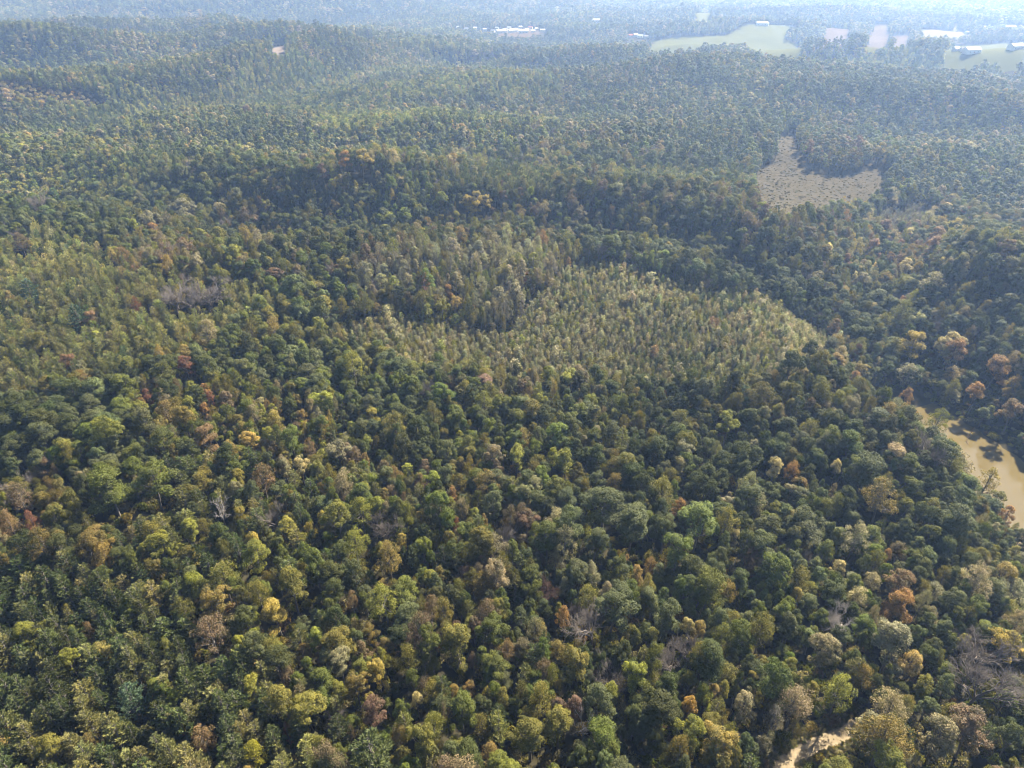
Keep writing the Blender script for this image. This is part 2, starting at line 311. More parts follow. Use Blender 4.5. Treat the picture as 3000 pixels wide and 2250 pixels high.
def broadleaf(seed, rad=4.5, ch=12.5, base=5.0, npuff=34, puff=1.5, nleaf=150, leaf=0.42, kind='dome', spread=0.42):
    """crown of many leaf puffs round limbs that leave a tapered trunk; real size about 9 m wide, 18 m tall"""
    r = np.random.default_rng(seed); tr, cr = Acc(), Acc(); top = base+ch; cz = base+ch*(0.42 if kind != 'ovoid' else 0.40); rz = top-cz
    lean = r.normal(size=2)*0.35
    tp = [(0, 0, -1.5), (lean[0]*.2, lean[1]*.2, base*.5), (lean[0]*.6, lean[1]*.6, base), (lean[0], lean[1], base+ch*.45), (lean[0]*1.2, lean[1]*1.2, base+ch*.75)]
    tr.add(*tube(tp, [.34, .26, .22, .13, .05], 7))
    C = []; L0 = np.array([lean[0], lean[1], cz])
    if kind == 'dome':      # several limb masses, each a heap of puffs
        nl = int(r.integers(5, 8)); ph = r.random()*6.28
        for q in range(nl+2):
            if q < nl:
                th = ph+q*6.283/nl+r.normal()*.28; a = rad*(.34+.34*r.random()); lr = rad*(.28+.22*r.random()); lc = L0+np.array([math.cos(th)*a, math.sin(th)*a, rz*(-.5+.95*r.random())])
            else:
                th = r.random()*6.28; a = rad*.22*r.random(); lr = rad*(.42+.12*r.random()); lc = L0+np.array([math.cos(th)*a, math.sin(th)*a, rz-lr*(1.05+.5*r.random()+.35*(q-nl))])
            m = max(5, int(npuff/(nl+2)*(lr/(rad*.45))**2+1))
            for k in range(m):
                D = unit(r.normal(size=3)); D[2] = abs(D[2])*1.0-.35*r.random(); D = unit(D)
                C.append(lc+D*np.array([1, 1, .85])*(lr-puff*.35)*(.75+.3*r.random()))
    else:
        for k in range(npuff):
            u = (k+.5)/npuff; zz = 1-1.7*u; th = k*2.39996+r.normal()*.4; rr = math.sqrt(max(0, 1-min(1, abs(zz))**2))*(1.0 if zz < 0 else 1-zz*.3)
            q = .55+.5*r.random() if kind == 'ovoid' else .35+.72*r.random()
            C.append((lean[0]+rr*math.cos(th)*(rad-puff*.5)*q, lean[1]+rr*math.sin(th)*(rad-puff*.5)*q, cz+zz*(rz-puff*.5)*(.82+.26*r.random())*(1 if zz > 0 else .8)))
    npuff = len(C)
    for k in range(npuff//5): C.append(L0+r.normal(size=3)*np.array([rad*.28, rad*.28, rz*.28]))
    C = np.array(C)
    for k, c in enumerate(C):
        if k % 4 == 0 and k < npuff:
            j = np.array([lean[0]*.8, lean[1]*.8, base+ch*(.05+.35*r.random())]); mid = (j+c)/2+np.array([0, 0, -.5])
            tr.add(*tube([j, mid, c], [.12, .08, .03], 5))
        pr = puff*(0.7+0.6*r.random()); n = int(nleaf*(pr/puff)**2*(1 if k < npuff else .5))
        D = unit(r.normal(size=(n*2, 3))); out = unit((c-np.array([lean[0], lean[1], cz-rz*.25]))[None])
        D = D[((D*out).sum(1) > -.45) & (D[:, 2] > -.8)][:n]; n = len(D)
        sh = (0.72+0.34*r.random(n)) if kind != 'airy' else (0.55+0.55*r.random(n)**.7)
        P = c+D*np.array([1, 1, .78])*(pr*sh)[:, None]
        N = unit(D*(1-spread)+spread*unit(r.normal(size=(n, 3)))+np.array([0, 0, .35]))
        pv = r.random()
        leaves(cr, P, N, leaf, r, np.clip(.5+.75*(pv-.5)+.6*(r.random(n)-.5), 0, 1))
    return tr.get(), cr.get()
def pine(seed, h=14.5, rad=3.1, whorls=9, tufts=11, blades=8, blen=0.58):
    r = np.random.default_rng(seed); tr, cr = Acc(), Acc(); bend = r.normal(size=2)*.3
    ax = lambda z: np.array([bend[0]*(z/h)**2, bend[1]*(z/h)**2, z])
    tr.add(*tube([ax(-1.5), ax(h*.3), ax(h*.65), ax(h*.97)], [.25, .19, .11, .03], 6))
    for w in range(whorls):
        t = (w+.3)/whorls; z0 = h*(.24+.72*t); nb = r.integers(5, 7); ph = r.random()*6.28
        L0 = rad*((1-t)**.62*1.02+.1)*(0.75 if w == 0 else 1)
        for b in range(nb):
            L = L0*(.68+.5*r.random()); th = ph+b*6.283/nb+r.normal()*.22; d = np.array([math.cos(th), math.sin(th), 0]); up = .18+.55*t+r.normal()*.1
            p0 = ax(z0+r.normal()*.25); p1 = p0+d*L*.55+np.array([0, 0, L*.55*up*.6]); p2 = p0+d*L+np.array([0, 0, L*up])
            tr.add(*tube([p0, p1, p2], [.05, .035, .015], 3))
            side = np.array([-d[1], d[0], 0]); bv = r.random()
            nt = max(3, int(tufts*L/rad+1.5))
            for q in range(nt):
                s = .30+.70*(q+.6*r.random())/nt; pc = (p0*(1-s)**2+2*s*(1-s)*p1+s*s*p2)+side*r.normal()*L*.13*(1.2-s*.6)+np.array([0, 0, r.normal()*.12])
                dirs = unit(d*.8+side*r.normal(size=(blades, 1))*.7+np.array([0, 0, .6])+r.normal(size=(blades, 3))*.42)
                P = pc+dirs*blen*.45; wv = unit(np.cross(dirs, r.normal(size=(blades, 3)))); sl = blen*(.7+.6*r.random((blades, 1)))
                V = np.stack([pc+0*dirs, P+wv*sl*.16, pc+dirs*sl, P-wv*sl*.16], 1).reshape(-1, 3)
                cr.add(V, np.arange(blades*4).reshape(-1, 4), np.clip(.5+.6*(bv-.5)+.7*(r.random(blades)-.5), 0, 1))
    return tr.get(), cr.get()
def bare(seed, h=15.0, spread=0.62, levels=5):
    r = np.random.default_rng(seed); tr, cr = Acc(), Acc()
    def grow(p, d, L, rad, lv):
        m = p+d*L*.5+r.normal(size=3)*L*.05; e = p+d*L+r.normal(size=3)*L*.06
        acc = tr if lv >= levels-1 else cr
        acc.add(*tube([p, m, e], [rad, rad*.8, rad*.55], 6 if lv == levels else (4 if lv >= levels-2 else 3)), r.random())
        if lv == 0: return
        for k in range(r.integers(3, 6) if lv < levels else 6):
            s = .45+.55*r.random() if lv < levels else .5+.5*(k+.5)/6
            o = unit(np.cross(d, r.normal(size=3))); nd = unit(d*(1-spread*.6)+o*spread*(.6+.5*r.random())+np.array([0, 0, .16]))
            grow(p+(e-p)*s, nd, L*(.52+.2*r.random()), rad*.56, lv-1)
    grow(np.array([0, 0, -1.0]), np.array([0, 0, 1.0]), h*.52, .34, levels)
    return tr.get(), cr.get()
def young(seed, h=8.0, rad=1.75, n=760, leaf=0.36, cone=0.7):
    r = np.random.default_rng(seed); tr, cr = Acc(), Acc()
    tr.add(*tube([(0, 0, -1), (0, 0, h*.5), (r.normal()*.15, r.normal()*.15, h*.95)], [.10, .07, .015], 5))
    cl = [(t, r.random()*6.283) for t in np.linspace(.16, 1, 17)]
    for t, th in cl:
        R = rad*min(1, (t/.28)**.6)*(1-max(0, t-.28)/.72*cone)**1.0+.12; k = max(10, int(n/17*(R/rad+.25)))
        c = np.array([math.cos(th)*R*.34, math.sin(th)*R*.34, h*t]); D = unit(r.normal(size=(k, 3)))
        P = c+D*np.array([R*.85, R*.85, h*.065])*(.55+.5*r.random((k, 1)))
        leaves(cr, P, unit(D+unit(r.normal(size=(k, 3)))+np.array([0, 0, .3])), leaf, r, np.clip(.5+.5*(r.random()-.5)+.8*(r.random(k)-.5), 0, 1))
    return tr.get(), cr.get()
def shrub(seed, rad=1.6, n=420, leaf=0.34):
    r = np.random.default_rng(seed); tr, cr = Acc(), Acc(); tr.add(*tube([(0, 0, -.5), (0, 0, 1.0)], [.06, .02], 4))
    for k in range(9):
        c = np.array([r.normal()*rad*.45, r.normal()*rad*.45, .5+.7*r.random()]); D = unit(r.normal(size=(n//9, 3))); D[:, 2] = np.abs(D[:, 2])*1.0-.2
        leaves(cr, c+D*rad*.45*(.6+.5*r.random((n//9, 1))), unit(D+unit(r.normal(size=(n//9, 3)))), leaf, r, r.random(n//9))
    return tr.get(), cr.get()

PROTO = []     # dicts: kind, trunk mesh, crown mesh, combined object for scattering, nominal width, nominal height
pcol = bpy.data.collections.new("tree_shapes")
def add_proto(kind, tc, width, height, crown_mat, bark_mat=None):
    (tv, tf, tvar), (cv, cf, cvar) = tc; bm_ = bark_mat or M['bark']; i = len(PROTO)
    tm = mesh_np(kind+"_trunk", tv, [tf], [bm_], var=tvar); cm = mesh_np(kind+"_crown", cv, [cf], [crown_mat], var=cvar)
    al = mesh_np(kind+"_whole", np.vstack([tv, cv]), [tf, cf+len(tv)], [bm_, crown_mat], mi=np.r_[np.zeros(len(tf)), np.ones(len(cf))], var=np.r_[tvar, cvar])
    o = bpy.data.objects.new("shape_%03d" % i, al); pcol.objects.link(o)
    PROTO.append(dict(kind=kind, trunk=tm, crown=cm, w=width, h=height)); return i
V = {k: [] for k in ('oak', 'ovoid', 'airy', 'pine', 'bare', 'young', 'shrub', 'oak_f', 'ovoid_f', 'pine_f', 'snag', 'wisp')}
for k in range(8): V['oak'].append(add_proto('broadleaf_tree', broadleaf(100+k, npuff=60+5*(k % 3), puff=.88+.09*(k % 3), nleaf=105, leaf=.32), 9, 17.5, M['leaf']))
for k in range(6): V['ovoid'].append(add_proto('broadleaf_tree', broadleaf(200+k, rad=3.3, ch=13, base=5, npuff=46, puff=.86, nleaf=105, leaf=.31, kind='ovoid'), 6.6, 18, M['leaf']))
for k in range(6): V['airy'].append(add_proto('broadleaf_tree', broadleaf(300+k, rad=4.2, ch=11, base=6, npuff=58, puff=.95, nleaf=62, leaf=.30, kind='airy', spread=.6), 8.4, 17, M['leaf']))
for k in range(6): V['wisp'].append(add_proto('broadleaf_tree', broadleaf(350+k, rad=3.2, ch=12, base=5, npuff=46, puff=.85, nleaf=36, leaf=.30, kind='airy', spread=.7), 6.4, 17, M['leaf']))
for k in range(5): V['pine'].append(add_proto('pine_tree', pine(400+k, rad=2.9+.25*(k % 3)), 6.2, 14.5, M['needle']))
for k in range(4): V['bare'].append(add_proto('bare_tree', bare(500+k), 8.0, 16, M['twig'], M['twig']))
for k in range(2): V['snag'].append(add_proto('bare_tree', bare(550+k, levels=3, spread=.7), 7.0, 15, M['twig'], M['twig']))
for k in range(4): V['young'].append(add_proto('young_tree', young(600+k, cone=.42+.14*(k % 3)), 3.0, 8.6, M['leaf']))
for k in range(2): V['shrub'].append(add_proto('shrub', shrub(700+k), 3.4, 1.9, M['leaf']))
for k in range(4): V['oak_f'].append(add_proto('broadleaf_tree', broadleaf(800+k, npuff=40, puff=1.15, nleaf=30, leaf=.75, spread=.25), 9, 17.5, M['leaf']))
for k in range(3): V['ovoid_f'].append(add_proto('broadleaf_tree', broadleaf(850+k, rad=3.3, ch=13, base=5, npuff=28, puff=1.1, nleaf=28, leaf=.72, kind='ovoid', spread=.22), 6.6, 18, M['leaf']))
for k in range(3): V['pine_f'].append(add_proto('pine_tree', pine(900+k, whorls=8, tufts=4, blades=6, blen=1.15), 6.2, 14.5, M['needle']))

# ------------------------------------------------------------------ what grows where
PAL = dict(DG=(.046, .054, .013), BG=(.074, .083, .032), MG=(.080, .091, .015), OL=(.128, .114, .022), YG=(.165, .165, .026), OC=(.180, .132, .036), TN=(.185, .155, .082),
           BR=(.135, .094, .056), RD=(.19, .065, .048), OR=(.30, .160, .058), YE=(.33, .245, .050), CR=(.38, .31, .14), MV=(.155, .133, .115), RU=(.185, .112, .058), SG=(.205, .188, .108), PN=(.084, .098, .033), PY=(.170, .164, .056), BW=(.32, .29, .26))
KEYS = list(PAL); PARR = np.array([PAL[k] for k in KEYS])
def mixw(**kw):
    w = np.zeros(len(KEYS)); 
    for k, v in kw.items(): w[KEYS.index(k)] = v
    return w/w.sum()
Z_PINE_NEAR = zone([(-300, 1640), (0, 1640), (330, 1640), (560, 1720), (700, 1880), (860, 2040), (900, 2330), (-400, 2400)])
Z_PINE_LEFT = zone([(-250, 720), (0, 690), (130, 640), (300, 700), (480, 790), (800, 860), (700, 905), (560, 1010), (420, 1010), (300, 1060), (0, 1150), (-250, 1150)])
Z_YOUNG = zone([(990, 930), (1130, 900), (1480, 950), (1560, 860), (1690, 745), (1790, 742), (2100, 830), (2300, 890), (2480, 965), (2420, 1050), (2330, 1110), (2200, 1130), (1600, 1100), (1250, 1085), (1010, 1015)], 8)
Z_POPLAR = zone([(1020, 800), (1080, 715), (1200, 690), (1450, 690), (1700, 700), (1740, 740), (1640, 830), (1500, 930), (1300, 860), (1130, 850)])
Z_AUTUMN = zone([(400, 1060), (760, 1090), (1000, 1180), (980, 1330), (700, 1330), (520, 1280), (380, 1180)])
Z_OCHRE = zone([(-200, 1380), (150, 1400), (330, 1480), (330, 1640), (-200, 1640)])
Z_OAK = zone([(1560, 1400), (1900, 1420), (2000, 1250), (2450, 1150), (2700, 1250), (2950, 1450), (3100, 1650), (3300, 2000), (2500, 1850), (1700, 1800), (1560, 1600)])
Z_EAST = zone([(2600, 1180), (2450, 960), (2430, 700), (2700, 600), (3300, 600), (3400, 1500), (3000, 1400)])
Z_PINE_MIX = zone([(430, 1300), (700, 1330), (1000, 1420), (950, 1600), (560, 1680), (330, 1560)])
Z_MID_PINE = zone([(1300, 500), (1500, 470), (1680, 490), (1660, 560), (1400, 560)])
Z_SILVER = zone([(2560, 645), (2590, 600), (2700, 585), (2745, 600), (2700, 660), (2600, 670)], 8)
Z_TANBRUSH = zone([(-200, 245), (120, 245), (240, 258), (330, 290), (290, 320), (-200, 325)], 6)
Z_KNOLL = zone([(2290, 470), (2350, 400), (2500, 385), (2560, 430), (2540, 490), (2460, 515), (2370, 505)])
Z_DARK = [zone(p) for p in ([(-200, 500), (0, 560), (180, 600), (330, 560), (420, 600), (330, 690), (130, 640), (0, 690), (-200, 720)], [(830, 800), (1010, 780), (1010, 935), (870, 965), (640, 925)], [(1650, 660), (1900, 640), (2400, 850), (2570, 950), (2480, 962), (2100, 825), (1780, 735)], [(420, 1040), (1000, 1020), (1300, 1090), (1250, 1190), (900, 1200), (640, 1090)], [(-200, 1160), (0, 1160), (350, 1110), (420, 1250), (250, 1370), (-200, 1370)])]
PW = dict(
    dark=mixw(DG=.34, BG=.36, MG=.22, OL=.08),
    mixed=mixw(DG=.15, BG=.16, MG=.20, OL=.26, YG=.06, OC=.05, TN=.09, BR=.03), oak=mixw(DG=.18, BG=.36, MG=.2, OL=.14, TN=.07, OC=.03, SG=.02),
    autumn=mixw(MG=.20, YG=.2, OL=.24, OC=.18, OR=.012, RD=.006, RU=.02, BR=.06, TN=.06, DG=.03), ochre=mixw(OC=.28, OL=.3, TN=.2, YG=.08, RU=.05, MG=.09),
    east=mixw(BG=.38, DG=.18, OL=.14, TN=.16, OC=.06, RU=.05, CR=.03), poplar=mixw(SG=.35, TN=.28, OL=.18, YG=.05, MG=.10, RU=.02, MV=.02),
    youngst=mixw(SG=.40, TN=.24, OL=.16, BG=.13, MG=.04, YG=.025, RU=.005), far=mixw(DG=.17, BG=.34, MG=.22, OL=.18, TN=.06, OC=.03),
    pine=mixw(PN=.55, PY=.45), pinel=mixw(PN=.14, PY=.76, SG=.1), silver=mixw(SG=.3, MV=.7), tanb=mixw(TN=.5, MV=.3, BR=.1, OC=.1), knoll=mixw(OL=.3, OC=.3, BG=.2, YG=.1, RU=.1))
ZIDX = ['mixed', 'far', 'oak', 'autumn', 'ochre', 'east', 'poplar', 'youngst', 'pine', 'pinel', 'pinemix', 'silver', 'tanb', 'knoll', 'dark']
def classify(x, y):
    r = np.hypot(x, y); z = np.where(r+60*vnoise(x/90, y/90) > 520, 1, 0)
    for nm, poly in [('oak', Z_OAK), ('east', Z_EAST), *[('dark', q) for q in Z_DARK], ('autumn', Z_AUTUMN), ('ochre', Z_OCHRE), ('pinemix', Z_PINE_MIX), ('poplar', Z_POPLAR), ('pine', Z_PINE_NEAR), ('pinel', Z_PINE_LEFT),
                     ('pine', Z_MID_PINE), ('knoll', Z_KNOLL), ('youngst', Z_YOUNG), ('silver', Z_SILVER), ('tanb', Z_TANBRUSH)]:
        wob = 7.0 if nm not in ('youngst',) else 3.0
        z[inside(x+wob*vnoise(x/23, y/23), y+wob*vnoise(x/23+9, y/23+4), poly)] = ZIDX.index(nm)
    return z
def hexgrid(sp, r0, r1, jit):
    xs = np.arange(-r1*.86, r1*.86, sp); ys = np.arange(55, r1, sp*.866)
    X, Y = np.meshgrid(xs, ys); X = X+(np.arange(len(ys)) % 2)[:, None]*sp/2
    X = X.ravel(); Y = Y.ravel(); k = (np.abs(X) < Y*0.88+75); X, Y = X[k], Y[k]
    X = X+rng.uniform(-jit, jit, X.shape)*sp; Y = Y+rng.uniform(-jit, jit, Y.shape)*sp
    r = np.hypot(X, Y); k = (r >= r0) & (r < r1); return X[k], Y[k]
def in_view(x, y, mx=330):
    z = H(x, y)+12; px, py, f = project(x, y, z); return (f > 5) & (px > -mx) & (px < 3000+mx) & (py > -90) & (py < 2650)
TX, TY, TZN, TSC = [], [], [], []
for sp, r0, r1, s in [(4.25, 0, 640, 1.0), (4.7, 640, 1400, 1.0), (6.6, 1400, 2500, 1.32), (10.5, 2500, 5000, 2.0)]:
    x, y = hexgrid(sp, r0, r1, .40); k = in_view(x, y); x, y = x[k], y[k]; zn = classify(x, y)
    k = ~np.isin(zn, [ZIDX.index(q) for q in ('youngst', 'silver', 'tanb')]); TX.append(x[k]); TY.append(y[k]); TZN.append(zn[k]); TSC.append(np.full(k.sum(), s))
for sp, r1 in [(2.2, 760)]:
    x, y = hexgrid(sp, 200, r1, .42); zn = classify(x, y); k = np.isin(zn, [ZIDX.index('youngst'), ZIDX.index('silver')]) & in_view(x, y)
    TX.append(x[k]); TY.append(y[k]); TZN.append(zn[k]); TSC.append(np.ones(k.sum()))
x, y = hexgrid(5.0, 700, 1500, .42); zn = classify(x, y); k = (zn == ZIDX.index('tanb')) & in_view(x, y)
TX.append(x[k]); TY.append(y[k]); TZN.append(zn[k]); TSC.append(np.ones(k.sum()))
X = np.concatenate(TX); Y = np.concatenate(TY); ZN = np.concatenate(TZN); S0 = np.concatenate(TSC)
keep = (seg_dist(X, Y, RIVER) > 20.5) & (seg_dist(X, Y, TRACK) > 4.2) & ~inside(X, Y, LOT) & ~inside(X, Y, CLEAR)
for P in FIELDS+GAPS: keep &= ~inside(X, Y, P)
for hx, hy, _, _ in ALLH:
    u = math.hypot(hx, hy); fw = -((X-hx)*hx+(Y-hy)*hy)/u; lt = np.abs((X-hx)*hy-(Y-hy)*hx)/u; keep &= ~((fw > -16) & (fw < 105) & (lt < 11))
for px_, py_ in [(2290, 2248), (2310, 2232), (2330, 2215), (2358, 2200), (2385, 2185), (2412, 2175), (2440, 2165), (1880, 2246)]:
    tx_, ty_ = G(px_, py_); vx, vy = -tx_/math.hypot(tx_, ty_), -ty_/math.hypot(tx_, ty_)      # open ground on the near side of the track
    fw = (X-tx_)*vx+(Y-ty_)*vy; lt = np.abs((X-tx_)*vy-(Y-ty_)*vx); keep &= ~((fw > -1) & (fw < 12.5) & (lt < 3.0))
X, Y, ZN, S0 = X[keep], Y[keep], ZN[keep], S0[keep]; N = len(X)
R0 = np.hypot(X, Y)
# size, species, colour
dia = 4.9*np.exp(rng.normal(0, .28, N)); dom = rng.random(N) < .10*(1+.8*vnoise(X/60+5, Y/60)); dia[dom] = rng.uniform(7.6, 11.0, dom.sum())
isz = lambda *q: np.isin(ZN, [ZIDX.index(a) for a in q])
oakz = isz('oak', 'east', 'far', 'dark'); dia[oakz & ~isz('far')] *= 1.1
hgt = 7.6+1.0*dia+rng.normal(0, 1.9, N)
KIND = np.zeros(N, int)    # 0 broadleaf 1 pine 2 bare 3 young
pz = isz('pine', 'pinel'); KIND[pz & (rng.random(N) < np.where(isz('pinel'), .965, .90))] = 1
KIND[isz('pinemix') & (rng.random(N) < .45)] = 1
KIND[isz('mixed') & (rng.random(N) < .06)] = 1; KIND[isz('far') & (vnoise(X/160+3, Y/110) > .45) & (rng.random(N) < .7)] = 1
KIND[isz('youngst', 'silver', 'tanb')] = 3
KIND[(KIND == 0) & (R0 < 700) & (rng.random(N) < .012)] = 2
pn = KIND == 1; dia[pn] = rng.uniform(4.4, 7.2, pn.sum()); pl = pn & isz('pinel'); dia[pl] = rng.uniform(4.2, 5.8, pl.sum()); hgt[pn] = 7.8+1.05*dia[pn]+rng.normal(0, 1.1, pn.sum())
yn = KIND == 3; dia[yn] = 2.15*np.exp(rng.normal(0, .22, yn.sum())); hgt[yn] = dia[yn]*2.0+rng.uniform(.0, 2.2, yn.sum()); big = yn & isz('youngst') & (rng.random(N) < .05*(1+vnoise(X/30, Y/30))); dia[big] *= 1.6; hgt[big] *= 1.25
t = isz('tanb'); hgt[t] = 3.5+rng.random(t.sum())*2.5; dia[t] = rng.uniform(3.5, 6, t.sum())
po = isz('poplar'); dia[po] *= .9; hgt[po] += .5
dia *= S0; hgt *= S0**.45
rd = seg_dist(X, Y, RIVER); bank = rd < 33; left_b = bank & (X < np.interp(Y, [60, 130, 172, 203, 230, 254, 274], [172, 190, 206, 210, 205, 198, 190])); hgt[left_b] *= .76; dia[left_b] *= .8; hgt[bank & ~left_b] *= .85
TINT = np.zeros((N, 3)); COLK = np.zeros(N, int); pick = rng.random(N)
patch = vnoise(X/38+40, Y/38)
for zi, nm in enumerate(ZIDX):
    k = ZN == zi
    w = PW['pine' if nm == 'pinemix' else nm]; 
    if nm in ('pine', 'pinel', 'pinemix'): wb = PW['autumn' if nm != 'pinemix' else 'mixed']
    else: wb = w
    for m, ww in ((k & (KIND == 1), PW['pine'] if nm not in ('pinel',) else PW['pinel']), (k & (KIND != 1), wb)):
        if not m.any(): continue
        # neighbours tend to share a colour: sort palette along a slow noise
        u = np.clip(.5*(pick[m])+.5*(pick[m]+.55*patch[m]), 0, .9999) % 1.0
        COLK[m] = np.searchsorted(np.cumsum(ww), u*.99999)
COLK = np.clip(COLK, 0, len(KEYS)-1)
TINT = PARR[COLK]*np.exp(rng.normal(0, 1, (N, 1))*np.where(isz('far'), .09, .16)[:, None]+.22*vnoise(X/75+3, Y/75)[:, None]+(.28*isz('pinel')+.42*isz('far')+.24*isz('youngst')+.15*isz('poplar')+.28*isz('east')+.12*isz('oak')+.35*isz('tanb')+.20*isz('dark'))[:, None])*np.exp(rng.normal(0, .05, (N, 3)))
b = KIND == 2; TINT[b] = np.array(PAL['MV'])*np.exp(rng.normal(0, .2, (b.sum(), 1))); COLK[b] = KEYS.index('MV')
VI = np.zeros(N, int); far = R0 > 640
uu = rng.random(N)
def choose(mask, names):
    ids = sum([V[n] for n in names], []); VI[mask] = np.array(ids)[rng.integers(0, len(ids), mask.sum())]
airyc = np.isin(COLK, [KEYS.index(k) for k in ('OL', 'OC', 'TN', 'BR', 'SG')])
bl = KIND == 0; slim = dia < 5.2*S0
choose(bl & ~far & ~airyc & ~slim, ['oak']); choose(bl & ~far & ~airyc & slim, ['ovoid', 'oak']); choose(bl & ~far & airyc & ~slim, ['airy', 'airy', 'oak']); choose(bl & ~far & airyc & slim, ['airy', 'wisp', 'ovoid'])
choose(bl & far & ~slim, ['oak_f']); choose(bl & far & slim, ['ovoid_f', 'oak_f']); choose(pn & ~far, ['pine']); choose(pn & far, ['pine_f']); choose(KIND == 2, ['bare']); choose(yn, ['young'])
choose(t, ['shrub']); po = po & bl & ~far; choose(po, ['wisp', 'ovoid', 'airy', 'wisp'])
FEAT = np.zeros(N, bool)

